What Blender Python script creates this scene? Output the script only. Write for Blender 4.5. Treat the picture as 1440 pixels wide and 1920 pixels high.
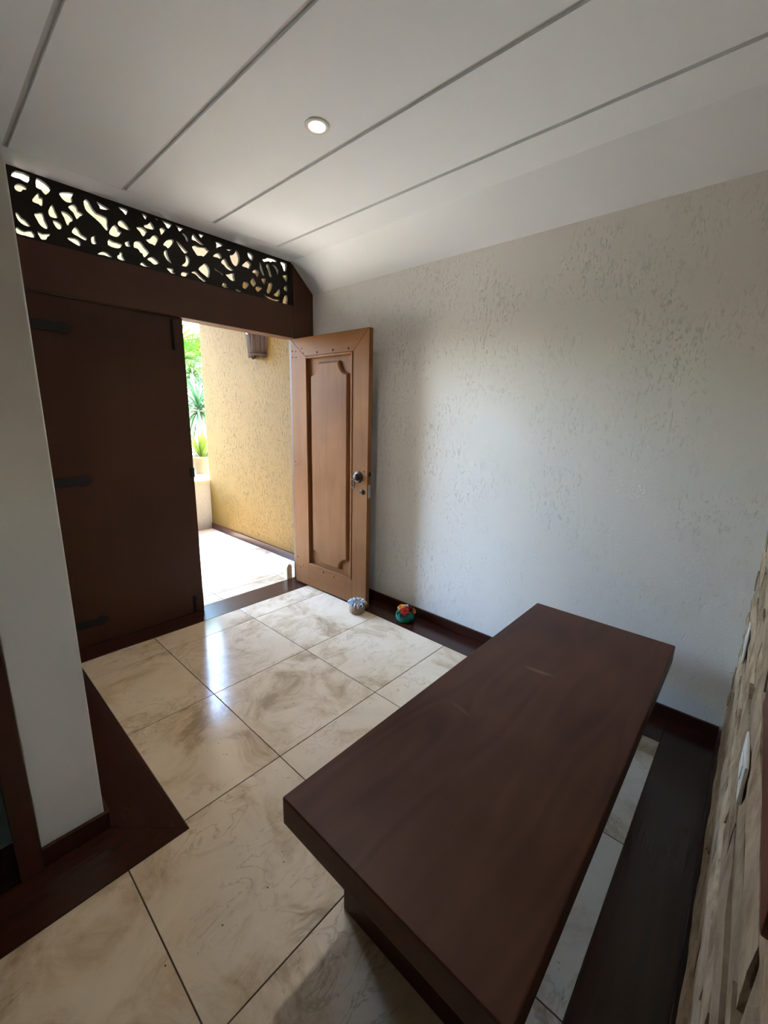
import bpy, bmesh, math, random
from mathutils import Vector, Matrix
random.seed(7)
scene = bpy.context.scene
for o in list(bpy.data.objects):
    bpy.data.objects.remove(o)
COL = scene.collection

# ---------------------------------------------------------------- camera
F_PX = 781.77
cam_data = bpy.data.cameras.new('camera')
cam_data.sensor_fit = 'VERTICAL'
cam_data.sensor_height = 24.0
cam_data.lens = F_PX / 1920.0 * 24.0
cam_data.clip_start = 0.01
cam = bpy.data.objects.new('camera', cam_data)
COL.objects.link(cam)
CR = Vector((0.67009323, -0.74189693, 0.02374892))
CU = Vector((0.14815663, 0.16503136, 0.97509705))
CF = Vector((0.72734083, 0.64988737, -0.22050334))
M = Matrix((CR, CU, -CF)).transposed().to_4x4()
M.translation = Vector((-2.32043, -2.47204, 1.43925))
cam.matrix_world = M
scene.camera = cam

# ---------------------------------------------------------------- world, exposure
vs = scene.view_settings
vs.view_transform = 'Standard'
vs.look = 'None'
vs.gamma = 1.0
vs.use_curve_mapping = False
vs.exposure = 2.0
world = bpy.data.worlds.new('sky_world')
scene.world = world
world.use_nodes = True
wn = world.node_tree.nodes
wl = world.node_tree.links
bg = wn['Background']
sky = wn.new('ShaderNodeTexSky')
sky.sky_type = 'NISHITA'
sky.sun_disc = False
sky.sun_elevation = math.radians(48)
sky.sun_rotation = math.radians(200)
sky.air_density = 1.0
sky.dust_density = 3.0
sky.ozone_density = 1.0
wl.new(sky.outputs[0], bg.inputs[0])
bg.inputs[1].default_value = 3.15
sun_data = bpy.data.lights.new('sun', 'SUN')
sun_data.energy = 15.0
sun_data.color = (0.97, 0.98, 1.0)
sun_data.angle = math.radians(3.0)
sun = bpy.data.objects.new('sun', sun_data)
COL.objects.link(sun)
sun.rotation_euler = Vector((0.06, 0.56, 0.826)).to_track_quat('Z', 'Y').to_euler()

# ---------------------------------------------------------------- helpers
def tag(o, label=None, cat=None, group=None, kind=None):
    if label: o['label'] = label
    if cat: o['category'] = cat
    if group: o['group'] = group
    if kind: o['kind'] = kind
    return o

def link(name, me, mat=None, parent=None, loc=None):
    o = bpy.data.objects.new(name, me)
    COL.objects.link(o)
    if mat is not None and me is not None:
        me.materials.clear()
        me.materials.append(mat)
    if parent is not None:
        o.parent = parent
    if loc is not None:
        o.location = loc
    return o

def empty(name, loc, rz=0.0):
    o = bpy.data.objects.new(name, None)
    COL.objects.link(o)
    o.location = loc
    o.rotation_euler = (0, 0, rz)
    o.empty_display_size = 0.05
    return o

def mesh_of(bm, name='mesh', smooth=False, sharp=None):
    bmesh.ops.recalc_face_normals(bm, faces=bm.faces)
    me = bpy.data.meshes.new(name)
    if smooth:
        for f in bm.faces: f.smooth = True
        if sharp is not None:
            for e in bm.edges:
                if len(e.link_faces) == 2 and e.calc_face_angle(0) > sharp:
                    e.smooth = False
    bm.to_mesh(me)
    bm.free()
    return me

def add_box(bm, a, b):
    v = [bm.verts.new((x, y, z)) for x in (a[0], b[0]) for y in (a[1], b[1]) for z in (a[2], b[2])]
    for f in ((0,1,3,2), (4,6,7,5), (0,4,5,1), (2,3,7,6), (0,2,6,4), (1,5,7,3)):
        bm.faces.new([v[i] for i in f])

def bevel(bm, w, seg=2, ang=0.6):
    es = [e for e in bm.edges if len(e.link_faces) == 2 and e.calc_face_angle(0) > ang]
    if es and w > 0:
        bmesh.ops.bevel(bm, geom=es, offset=w, segments=seg, affect='EDGES', profile=0.6, clamp_overlap=True)

def box(name, a, b, mat, parent=None, bev=0.0, seg=2, loc=None):
    bm = bmesh.new()
    add_box(bm, a, b)
    bmesh.ops.recalc_face_normals(bm, faces=bm.faces)
    bevel(bm, bev, seg)
    return link(name, mesh_of(bm, name), mat, parent, loc)

def add_prism(bm, pts, origin, ax, ay, an, depth):
    """polygon pts (2D) in the frame origin + ax*x + ay*y, extruded along an by depth"""
    o, ax, ay, an = Vector(origin), Vector(ax), Vector(ay), Vector(an)
    lo = [bm.verts.new(o + ax*p[0] + ay*p[1]) for p in pts]
    hi = [bm.verts.new(v.co + an*depth) for v in lo]
    n = len(pts)
    bm.faces.new(lo)
    bm.faces.new(hi[::-1])
    for i in range(n):
        j = (i+1) % n
        bm.faces.new((lo[i], hi[i], hi[j], lo[j]))

def prism(name, pts, origin, ax, ay, an, depth, mat, parent=None, bev=0.0, seg=2):
    bm = bmesh.new()
    add_prism(bm, pts, origin, ax, ay, an, depth)
    bmesh.ops.recalc_face_normals(bm, faces=bm.faces)
    bevel(bm, bev, seg)
    return link(name, mesh_of(bm, name), mat, parent)

def add_tube(bm, pts, r, n=8, cap=True):
    pts = [Vector(p) for p in pts]
    rs = r if isinstance(r, (list, tuple)) else [r]*len(pts)
    rings = []
    for i, p in enumerate(pts):
        t = (pts[min(i+1, len(pts)-1)] - pts[max(i-1, 0)]).normalized()
        a = t.orthogonal().normalized() if i == 0 else (rings_a - t*rings_a.dot(t)).normalized()
        rings_a = a
        b = t.cross(a)
        rings.append([bm.verts.new(p + (a*math.cos(2*math.pi*k/n) + b*math.sin(2*math.pi*k/n))*rs[i]) for k in range(n)])
    for i in range(len(rings)-1):
        for k in range(n):
            bm.faces.new((rings[i][k], rings[i][(k+1) % n], rings[i+1][(k+1) % n], rings[i+1][k]))
    if cap:
        bm.faces.new(rings[0][::-1]); bm.faces.new(rings[-1])

def add_torus(bm, c, ax, ay, R, r, n=24, m=8):
    c, ax, ay = Vector(c), Vector(ax).normalized(), Vector(ay).normalized()
    an = ax.cross(ay)
    rings = []
    for i in range(n):
        t = 2*math.pi*i/n
        d = ax*math.cos(t) + ay*math.sin(t)
        rings.append([bm.verts.new(c + d*(R + r*math.cos(2*math.pi*k/m)) + an*(r*math.sin(2*math.pi*k/m))) for k in range(m)])
    for i in range(n):
        for k in range(m):
            bm.faces.new((rings[i][k], rings[(i+1) % n][k], rings[(i+1) % n][(k+1) % m], rings[i][(k+1) % m]))

def add_lathe(bm, prof, c=(0,0,0), ax=(1,0,0), ay=(0,1,0), az=(0,0,1), n=32, close=True):
    c, ax, ay, az = Vector(c), Vector(ax), Vector(ay), Vector(az)
    rings = []
    for r, z in prof:
        rings.append([bm.verts.new(c + (ax*math.cos(2*math.pi*k/n) + ay*math.sin(2*math.pi*k/n))*max(r, 1e-5) + az*z) for k in range(n)])
    for i in range(len(rings)-1):
        for k in range(n):
            bm.faces.new((rings[i][k], rings[i][(k+1) % n], rings[i+1][(k+1) % n], rings[i+1][k]))
    if close:
        bm.faces.new(rings[0][::-1]); bm.faces.new(rings[-1])

# ---------------------------------------------------------------- materials
def newmat(name):
    m = bpy.data.materials.new(name)
    m.use_nodes = True
    return m, m.node_tree.nodes, m.node_tree.links, m.node_tree.nodes['Principled BSDF']

def plain(name, col, rough=0.6, metal=0.0, spec=0.5, bump=0.0, bscale=60.0, var=0.0):
    m, n, l, b = newmat(name)
    b.inputs['Base Color'].default_value = (*col, 1)
    b.inputs['Roughness'].default_value = rough
    b.inputs['Metallic'].default_value = metal
    b.inputs['Specular IOR Level'].default_value = spec
    if bump or var:
        tc = n.new('ShaderNodeTexCoord')
        nz = n.new('ShaderNodeTexNoise'); nz.inputs['Scale'].default_value = bscale; nz.inputs['Detail'].default_value = 4
        l.new(tc.outputs['Object'], nz.inputs['Vector'])
        if bump:
            bp = n.new('ShaderNodeBump'); bp.inputs['Strength'].default_value = bump; bp.inputs['Distance'].default_value = 0.004
            l.new(nz.outputs['Fac'], bp.inputs['Height']); l.new(bp.outputs[0], b.inputs['Normal'])
        if var:
            r = n.new('ShaderNodeValToRGB')
            r.color_ramp.elements[0].color = (*[c*(1-var) for c in col], 1)
            r.color_ramp.elements[1].color = (*[min(1, c*(1+var)) for c in col], 1)
            r.color_ramp.elements[0].position = 0.3; r.color_ramp.elements[1].position = 0.7
            l.new(nz.outputs['Fac'], r.inputs[0]); l.new(r.outputs[0], b.inputs['Base Color'])
    return m

def wood(name, dark, light, axis='x', rough=0.4, scale=1.0, bump=0.15, rand=False, blotch=0.35, marks=None, cathedral=0.0, spec=0.3):
    m, n, l, b = newmat(name)
    tc = n.new('ShaderNodeTexCoord')
    src = tc.outputs['Object']
    if rand:
        oi = n.new('ShaderNodeObjectInfo')
        ml = n.new('ShaderNodeMath'); ml.operation = 'MULTIPLY'; ml.inputs[1].default_value = 37.0
        l.new(oi.outputs['Random'], ml.inputs[0])
        va = n.new('ShaderNodeVectorMath'); va.operation = 'ADD'
        l.new(src, va.inputs[0]); l.new(ml.outputs[0], va.inputs[1]); src = va.outputs[0]
    mp = n.new('ShaderNodeMapping')
    s = {'x': (1.2, 22, 22), 'y': (22, 1.2, 22), 'z': (22, 22, 1.2)}[axis]
    mp.inputs['Scale'].default_value = tuple(v*scale for v in s)
    l.new(src, mp.inputs[0])
    nz = n.new('ShaderNodeTexNoise'); nz.inputs['Scale'].default_value = 1.0; nz.inputs['Detail'].default_value = 6
    nz.inputs['Roughness'].default_value = 0.6; nz.inputs['Distortion'].default_value = 0.8
    l.new(mp.outputs[0], nz.inputs['Vector'])
    n2 = n.new('ShaderNodeTexNoise'); n2.inputs['Scale'].default_value = 2.2; n2.inputs['Detail'].default_value = 3
    l.new(src, n2.inputs['Vector'])
    mx = n.new('ShaderNodeMix'); mx.data_type = 'FLOAT'; mx.inputs[0].default_value = blotch
    l.new(nz.outputs['Fac'], mx.inputs[2]); l.new(n2.outputs['Fac'], mx.inputs[3])
    fac = mx.outputs[0]
    if cathedral:
        mp3 = n.new('ShaderNodeMapping')
        s3 = {'x': (0.55, 3.2, 3.2), 'y': (3.2, 0.55, 3.2), 'z': (3.2, 3.2, 0.55)}[axis]
        mp3.inputs['Scale'].default_value = s3
        l.new(src, mp3.inputs[0])
        n3 = n.new('ShaderNodeTexNoise'); n3.inputs['Scale'].default_value = 1.5; n3.inputs['Detail'].default_value = 1.5
        l.new(mp3.outputs[0], n3.inputs['Vector'])
        m3 = n.new('ShaderNodeMath'); m3.operation = 'MULTIPLY'; m3.inputs[1].default_value = 60.0
        l.new(n3.outputs['Fac'], m3.inputs[0])
        sn = n.new('ShaderNodeMath'); sn.operation = 'SINE'; l.new(m3.outputs[0], sn.inputs[0])
        ma = n.new('ShaderNodeMath'); ma.operation = 'MULTIPLY_ADD'; ma.inputs[1].default_value = cathedral
        l.new(sn.outputs[0], ma.inputs[0]); l.new(fac, ma.inputs[2]); fac = ma.outputs[0]
    r = n.new('ShaderNodeValToRGB')
    r.color_ramp.elements[0].position = 0.3; r.color_ramp.elements[1].position = 0.72
    r.color_ramp.elements[0].color = (*dark, 1); r.color_ramp.elements[1].color = (*light, 1)
    l.new(fac, r.inputs[0])
    col = r.outputs[0]
    for (cx, cy, lx, ly, ang, strength, mcol) in (marks or []):
        sub = n.new('ShaderNodeMapping'); sub.vector_type = 'TEXTURE'
        sub.inputs['Location'].default_value = (cx, cy, 0); sub.inputs['Rotation'].default_value = (0, 0, ang)
        sub.inputs['Scale'].default_value = (lx, ly, 1000)
        nn = n.new('ShaderNodeTexNoise'); nn.inputs['Scale'].default_value = 22; nn.inputs['Detail'].default_value = 3
        l.new(tc.outputs['Object'], nn.inputs['Vector'])
        l.new(tc.outputs['Object'], sub.inputs[0])
        ln = n.new('ShaderNodeVectorMath'); ln.operation = 'LENGTH'; l.new(sub.outputs[0], ln.inputs[0])
        ad = n.new('ShaderNodeMath'); ad.operation = 'ADD'; l.new(ln.outputs['Value'], ad.inputs[0]); l.new(nn.outputs['Fac'], ad.inputs[1])
        mr = n.new('ShaderNodeMapRange'); mr.inputs[1].default_value = 1.5; mr.inputs[2].default_value = 0.7
        mr.inputs[3].default_value = 0.0; mr.inputs[4].default_value = strength
        l.new(ad.outputs[0], mr.inputs[0])
        mc = n.new('ShaderNodeMix'); mc.data_type = 'RGBA'; mc.inputs[7].default_value = (*mcol, 1)
        l.new(mr.outputs[0], mc.inputs[0]); l.new(col, mc.inputs[6]); col = mc.outputs[2]
    b.inputs['Specular IOR Level'].default_value = spec
    l.new(col, b.inputs['Base Color'])
    rr = n.new('ShaderNodeMapRange'); rr.inputs[3].default_value = rough*0.8; rr.inputs[4].default_value = min(1, rough*1.25)
    l.new(n2.outputs['Fac'], rr.inputs[0]); l.new(rr.outputs[0], b.inputs['Roughness'])
    bp = n.new('ShaderNodeBump'); bp.inputs['Strength'].default_value = bump; bp.inputs['Distance'].default_value = 0.002
    l.new(nz.outputs['Fac'], bp.inputs['Height']); l.new(bp.outputs[0], b.inputs['Normal'])
    return m

def plaster(name, col, col2, normal='x', depth=0.006, dens=0.5, smoothing=False, strength=0.7):
    """trowelled render with short vertical scratches"""
    m, n, l, b = newmat(name)
    tc = n.new('ShaderNodeTexCoord')
    mp = n.new('ShaderNodeMapping'); mp.inputs['Scale'].default_value = (75, 75, 24)
    l.new(tc.outputs['Object'], mp.inputs[0])
    nz = n.new('ShaderNodeTexNoise'); nz.inputs['Scale'].default_value = 1.0; nz.inputs['Detail'].default_value = 2.5; nz.inputs['Distortion'].default_value = 1.6
    l.new(mp.outputs[0], nz.inputs['Vector'])
    pit = n.new('ShaderNodeMapRange'); pit.inputs[1].default_value = 0.59; pit.inputs[2].default_value = 0.70
    pit.inputs[3].default_value = 0.0; pit.inputs[4].default_value = 1.0
    l.new(nz.outputs['Fac'], pit.inputs[0])
    big = n.new('ShaderNodeTexNoise'); big.inputs['Scale'].default_value = 3.2; big.inputs['Detail'].default_value = 3
    l.new(tc.outputs['Object'], big.inputs['Vector'])
    gate = n.new('ShaderNodeMapRange'); gate.inputs[1].default_value = dens-0.06; gate.inputs[2].default_value = dens+0.1
    l.new(big.outputs['Fac'], gate.inputs[0])
    mul = n.new('ShaderNodeMath'); mul.operation = 'MULTIPLY'
    l.new(pit.outputs[0], mul.inputs[0]); l.new(gate.outputs[0], mul.inputs[1])
    fine = n.new('ShaderNodeTexNoise'); fine.inputs['Scale'].default_value = 90; fine.inputs['Detail'].default_value = 3
    l.new(tc.outputs['Object'], fine.inputs['Vector'])
    h1 = n.new('ShaderNodeMath'); h1.operation = 'MULTIPLY_ADD'; h1.inputs[1].default_value = -1.0
    l.new(mul.outputs[0], h1.inputs[0])
    f2 = n.new('ShaderNodeMath'); f2.operation = 'MULTIPLY'; f2.inputs[1].default_value = 0.28
    l.new(fine.outputs['Fac'], f2.inputs[0]); l.new(f2.outputs[0], h1.inputs[2])
    bp = n.new('ShaderNodeBump'); bp.inputs['Strength'].default_value = strength; bp.inputs['Distance'].default_value = depth
    l.new(h1.outputs[0], bp.inputs['Height']); l.new(bp.outputs[0], b.inputs['Normal'])
    mx = n.new('ShaderNodeMix'); mx.data_type = 'RGBA'
    mx.inputs[6].default_value = (*col, 1); mx.inputs[7].default_value = (*col2, 1)
    l.new(mul.outputs[0], mx.inputs[0]); l.new(mx.outputs[2], b.inputs['Base Color'])
    b.inputs['Roughness'].default_value = 0.75
    b.inputs['Specular IOR Level'].default_value = 0.3
    return m

def travertine(name, tone=1.12, rough=0.12):
    m, n, l, b = newmat(name)
    tc = n.new('ShaderNodeTexCoord'); oi = n.new('ShaderNodeObjectInfo')
    ml = n.new('ShaderNodeMath'); ml.operation = 'MULTIPLY'; ml.inputs[1].default_value = 53.0
    l.new(oi.outputs['Random'], ml.inputs[0])
    va = n.new('ShaderNodeVectorMath'); va.operation = 'ADD'
    l.new(tc.outputs['Object'], va.inputs[0]); l.new(ml.outputs[0], va.inputs[1])
    src = va.outputs[0]
    n1 = n.new('ShaderNodeTexNoise'); n1.inputs['Scale'].default_value = 3.6; n1.inputs['Detail'].default_value = 10; n1.inputs['Roughness'].default_value = 0.66; n1.inputs['Distortion'].default_value = 0.7
    l.new(src, n1.inputs['Vector'])
    r1 = n.new('ShaderNodeValToRGB'); e = r1.color_ramp.elements
    e[0].position = 0.33; e[0].color = (0.38*tone, 0.28*tone, 0.18*tone, 1)
    e[1].position = 0.62; e[1].color = (0.70*tone, 0.595*tone, 0.45*tone, 1)
    x = e.new(0.42); x.color = (0.56*tone, 0.445*tone, 0.305*tone, 1)
    x = e.new(0.5); x.color = (0.66*tone, 0.55*tone, 0.405*tone, 1)
    l.new(n1.outputs['Fac'], r1.inputs[0])
    # thin veins where a warped noise crosses its middle
    mp = n.new('ShaderNodeMapping'); mp.inputs['Rotation'].default_value = (0, 0, 0.6); mp.inputs['Scale'].default_value = (1.0, 2.0, 1.0)
    l.new(src, mp.inputs[0])
    n2 = n.new('ShaderNodeTexNoise'); n2.inputs['Scale'].default_value = 4.2; n2.inputs['Detail'].default_value = 7; n2.inputs['Distortion'].default_value = 1.8
    l.new(mp.outputs[0], n2.inputs['Vector'])
    sb = n.new('ShaderNodeMath'); sb.operation = 'SUBTRACT'; sb.inputs[1].default_value = 0.5; l.new(n2.outputs['Fac'], sb.inputs[0])
    ab = n.new('ShaderNodeMath'); ab.operation = 'ABSOLUTE'; l.new(sb.outputs[0], ab.inputs[0])
    vn = n.new('ShaderNodeMapRange'); vn.inputs[1].default_value = 0.0; vn.inputs[2].default_value = 0.022; vn.inputs[3].default_value = 0.42; vn.inputs[4].default_value = 0.0
    l.new(ab.outputs[0], vn.inputs[0])
    n3 = n.new('ShaderNodeTexNoise'); n3.inputs['Scale'].default_value = 3.0; l.new(src, n3.inputs['Vector'])
    g = n.new('ShaderNodeMapRange'); g.inputs[1].default_value = 0.45; g.inputs[2].default_value = 0.6; l.new(n3.outputs['Fac'], g.inputs[0])
    vm = n.new('ShaderNodeMath'); vm.operation = 'MULTIPLY'; l.new(vn.outputs[0], vm.inputs[0]); l.new(g.outputs[0], vm.inputs[1])
    mx = n.new('ShaderNodeMix'); mx.data_type = 'RGBA'; mx.inputs[7].default_value = (0.17*tone, 0.115*tone, 0.07*tone, 1)
    l.new(vm.outputs[0], mx.inputs[0]); l.new(r1.outputs[0], mx.inputs[6])
    # small dark pits
    vo = n.new('ShaderNodeTexVoronoi'); vo.inputs['Scale'].default_value = 38
    l.new(src, vo.inputs['Vector'])
    pt = n.new('ShaderNodeMapRange'); pt.inputs[1].default_value = 0.06; pt.inputs[2].default_value = 0.13; pt.inputs[3].default_value = 1.0; pt.inputs[4].default_value = 0.0
    l.new(vo.outputs['Distance'], pt.inputs[0])
    n4 = n.new('ShaderNodeTexNoise'); n4.inputs['Scale'].default_value = 5.0; l.new(src, n4.inputs['Vector'])
    g2 = n.new('ShaderNodeMapRange'); g2.inputs[1].default_value = 0.62; g2.inputs[2].default_value = 0.66; l.new(n4.outputs['Fac'], g2.inputs[0])
    pm = n.new('ShaderNodeMath'); pm.operation = 'MULTIPLY'; l.new(pt.outputs[0], pm.inputs[0]); l.new(g2.outputs[0], pm.inputs[1])
    m2 = n.new('ShaderNodeMix'); m2.data_type = 'RGBA'; m2.inputs[7].default_value = (0.05, 0.03, 0.02, 1)
    l.new(pm.outputs[0], m2.inputs[0]); l.new(mx.outputs[2], m2.inputs[6])
    l.new(m2.outputs[2], b.inputs['Base Color'])
    rr = n.new('ShaderNodeMapRange'); rr.inputs[1].default_value = 0.3; rr.inputs[2].default_value = 0.7; rr.inputs[3].default_value = rough*1.5; rr.inputs[4].default_value = rough*0.75
    l.new(n1.outputs['Fac'], rr.inputs[0]); l.new(rr.outputs[0], b.inputs['Roughness'])
    bp = n.new('ShaderNodeBump'); bp.inputs['Strength'].default_value = 0.06; bp.inputs['Distance'].default_value = 0.003
    l.new(n1.outputs['Fac'], bp.inputs['Height']); l.new(bp.outputs[0], b.inputs['Normal'])
    return m

def stone_mat(name):
    m, n, l, b = newmat(name)
    tc = n.new('ShaderNodeNewGeometry'); oi = n.new('ShaderNodeObjectInfo')
    ml = n.new('ShaderNodeMath'); ml.operation = 'MULTIPLY'; ml.inputs[1].default_value = 31.0
    l.new(oi.outputs['Random'], ml.inputs[0])
    va = n.new('ShaderNodeVectorMath'); va.operation = 'ADD'
    l.new(tc.outputs['Position'], va.inputs[0]); l.new(ml.outputs[0], va.inputs[1])
    n1 = n.new('ShaderNodeTexNoise'); n1.inputs['Scale'].default_value = 14; n1.inputs['Detail'].default_value = 8; n1.inputs['Roughness'].default_value = 0.65
    l.new(va.outputs[0], n1.inputs['Vector'])
    r = n.new('ShaderNodeValToRGB'); e = r.color_ramp.elements
    e[0].position = 0.3; e[0].color = (0.15, 0.10, 0.06, 1)
    e[1].position = 0.68; e[1].color = (0.46, 0.36, 0.25, 1)
    x = e.new(0.48); x.color = (0.33, 0.245, 0.16, 1)
    l.new(n1.outputs['Fac'], r.inputs[0])
    hs = n.new('ShaderNodeHueSaturation')
    mr = n.new('ShaderNodeMapRange'); mr.inputs[3].default_value = 0.75; mr.inputs[4].default_value = 1.25
    l.new(oi.outputs['Random'], mr.inputs[0]); l.new(mr.outputs[0], hs.inputs['Value']); l.new(r.outputs[0], hs.inputs['Color'])
    l.new(hs.outputs[0], b.inputs['Base Color'])
    b.inputs['Roughness'].default_value = 0.85
    bp = n.new('ShaderNodeBump'); bp.inputs['Strength'].default_value = 0.8; bp.inputs['Distance'].default_value = 0.012
    l.new(n1.outputs['Fac'], bp.inputs['Height']); l.new(bp.outputs[0], b.inputs['Normal'])
    return m

def leaf_mat(name, c1, c2):
    m, n, l, b = newmat(name)
    tc = n.new('ShaderNodeTexCoord')
    nz = n.new('ShaderNodeTexNoise'); nz.inputs['Scale'].default_value = 5; l.new(tc.outputs['Object'], nz.inputs['Vector'])
    r = n.new('ShaderNodeValToRGB'); r.color_ramp.elements[0].color = (*c1, 1); r.color_ramp.elements[1].color = (*c2, 1)
    r.color_ramp.elements[0].position = 0.35; r.color_ramp.elements[1].position = 0.65
    l.new(nz.outputs['Fac'], r.inputs[0]); l.new(r.outputs[0], b.inputs['Base Color'])
    b.inputs['Roughness'].default_value = 0.45
    tr = n.new('ShaderNodeBsdfTranslucent'); l.new(r.outputs[0], tr.inputs['Color'])
    ms = n.new('ShaderNodeMixShader'); ms.inputs[0].default_value = 0.35
    l.new(b.outputs[0], ms.inputs[1]); l.new(tr.outputs[0], ms.inputs[2])
    l.new(ms.outputs[0], n['Material Output'].inputs['Surface'])
    return m

def emit(name, col, s):
    m, n, l, b = newmat(name)
    b.inputs['Base Color'].default_value = (*col, 1)
    b.inputs['Emission Color'].default_value = (*col, 1)
    b.inputs['Emission Strength'].default_value = s
    return m

MT = {}
MT['plaster'] = plaster('white_plaster', (0.82, 0.815, 0.79), (0.78, 0.775, 0.75), depth=0.006, dens=0.46, strength=0.8)
MT['plaster_smooth'] = plain('smooth_white_plaster', (0.74, 0.73, 0.69), 0.7, bump=0.25, bscale=55)
MT['yellow'] = plaster('yellow_plaster', (0.120, 0.066, 0.0075), (0.070, 0.036, 0.004), depth=0.009, dens=0.38, strength=0.9)
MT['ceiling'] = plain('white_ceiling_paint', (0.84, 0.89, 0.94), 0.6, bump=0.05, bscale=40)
MT['groove'] = plain('grey_ceiling_joint', (0.60, 0.60, 0.60), 0.8)
MT['travertine'] = travertine('polished_travertine')
MT['grout'] = plain('dark_grout', (0.06, 0.042, 0.028), 0.9)
MT['wood_x'] = wood('dark_wood_along_x', (0.028, 0.0085, 0.005), (0.050, 0.016, 0.009), 'x', 0.33, rand=True)
MT['wood_y'] = wood('dark_wood_along_y', (0.028, 0.0085, 0.005), (0.050, 0.016, 0.009), 'y', 0.33, rand=True)
MT['floor_x'] = wood('floor_board_wood_x', (0.028, 0.0085, 0.005), (0.050, 0.016, 0.009), 'x', 0.24, rand=True, spec=0.5, bump=0.04)
MT['floor_y'] = wood('floor_board_wood_y', (0.028, 0.0085, 0.005), (0.050, 0.016, 0.009), 'y', 0.24, rand=True, spec=0.5, bump=0.04)
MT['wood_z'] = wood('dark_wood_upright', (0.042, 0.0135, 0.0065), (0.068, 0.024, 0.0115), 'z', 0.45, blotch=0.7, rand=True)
MT['beam'] = wood('dark_beam_wood', (0.058, 0.022, 0.0125), (0.085, 0.033, 0.019), 'x', 0.5, blotch=0.7, rand=True)
MT['fretwork'] = wood('blackened_wood', (0.010, 0.007, 0.005), (0.020, 0.013, 0.009), 'x', 0.6)
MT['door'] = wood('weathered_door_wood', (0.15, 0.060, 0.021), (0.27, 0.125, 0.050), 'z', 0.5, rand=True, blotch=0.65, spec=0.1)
MT['door_x'] = wood('weathered_rail_wood', (0.15, 0.060, 0.021), (0.27, 0.125, 0.050), 'x', 0.5, rand=True, blotch=0.65, spec=0.1)
MT['bench'] = wood('bench_wood', (0.050, 0.0165, 0.009), (0.112, 0.042, 0.023), 'x', 0.42, blotch=0.78, spec=0.2, cathedral=0.05,
    marks=[(0.20, 0.055, 0.016, 0.075, 0.1, 0.5, (0.26, 0.17, 0.12)), (-0.215, 0.155, 0.010, 0.06, -0.2, 0.3, (0.2, 0.12, 0.08))])
MT['iron'] = plain('black_iron', (0.012, 0.012, 0.013), 0.55, 0.3, bump=0.3, bscale=70)
MT['bronze'] = plain('dark_bronze', (0.055, 0.040, 0.034), 0.45, 0.9)
MT['nail'] = plain('rusted_nail', (0.008, 0.006, 0.005), 0.95, 0.0, 0.05)
MT['wall_green'] = plain('darkened_green_wall', (0.05, 0.09, 0.035), 0.9, bump=0.5, bscale=18, var=0.35)  # darkened to green to hold down the wall's brightness behind the plants
MT['steel'] = plain('dull_steel', (0.5, 0.48, 0.44), 0.4, 0.9)
MT['stone'] = stone_mat('rough_ledge_stone')
MT['mortar'] = plain('stone_mortar', (0.16, 0.125, 0.09), 0.95, bump=0.5, bscale=50)
MT['switch'] = plain('white_plastic', (0.75, 0.77, 0.78), 0.4)
MT['teal'] = plain('teal_grey_floor', (0.20, 0.27, 0.25), 0.25, var=0.15, bscale=8)
MT['cream'] = plain('cream_stone', (0.50, 0.39, 0.24), 0.7, bump=0.2)
MT['cream_block'] = plain('brightened_cream_block', (0.82, 0.70, 0.48), 0.7, bump=0.2)  # brighter cream: light missing on the shaded block put into its colour
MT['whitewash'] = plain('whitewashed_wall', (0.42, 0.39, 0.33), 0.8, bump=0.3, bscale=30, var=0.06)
MT['clay'] = plain('tan_clay', (0.11, 0.075, 0.03), 0.75, bump=0.2, var=0.12, bscale=14)
MT['soil'] = plain('garden_soil', (0.10, 0.07, 0.045), 0.95, bump=0.6, bscale=25, var=0.3)
MT['twig'] = wood('dark_twigs', (0.020, 0.012, 0.009), (0.085, 0.055, 0.042), 'z', 0.7, rand=True)
MT['green'] = leaf_mat('fresh_green_leaf', (0.012, 0.055, 0.004), (0.05, 0.13, 0.010))
MT['bluegreen'] = leaf_mat('blue_green_leaf', (0.012, 0.045, 0.014), (0.035, 0.09, 0.035))
MT['yellowgreen'] = leaf_mat('yellow_green_leaf', (0.03, 0.07, 0.005), (0.11, 0.125, 0.010))
MT['stem'] = plain('palm_stem', (0.16, 0.12, 0.07), 0.85, bump=0.5, bscale=30)
MT['burlap'] = plain('beige_cloth', (0.33, 0.225, 0.15), 0.9, bump=0.5, bscale=160, var=0.12)
MT['blue'] = plain('pale_blue_cloth', (0.28, 0.47, 0.68), 0.85, bump=0.4, bscale=120, var=0.2)
MT['white_cloth'] = plain('white_cloth', (0.72, 0.74, 0.74), 0.85, bump=0.3, bscale=120)
MT['navy'] = plain('navy_cloth', (0.03, 0.04, 0.12), 0.9)
MT['green_cloth'] = plain('green_cloth', (0.003, 0.16, 0.105), 0.85, bump=0.5, bscale=140, var=0.2)
MT['red'] = plain('red_cloth', (0.62, 0.035, 0.03), 0.8, bump=0.3, bscale=120)
MT['orange'] = plain('orange_cloth', (0.75, 0.32, 0.05), 0.8, bump=0.3, bscale=120)
MT['darkred'] = plain('maroon_cloth', (0.12, 0.015, 0.012), 0.85)
MT['frame_wood'] = wood('red_brown_frame_wood', (0.10, 0.028, 0.014), (0.20, 0.06, 0.03), 'z', 0.4)

# ================================================================ the setting
YD = 0.44      # inner face of the front door wall
ZC = 2.58      # ceiling height
ST = 'structure'

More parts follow.
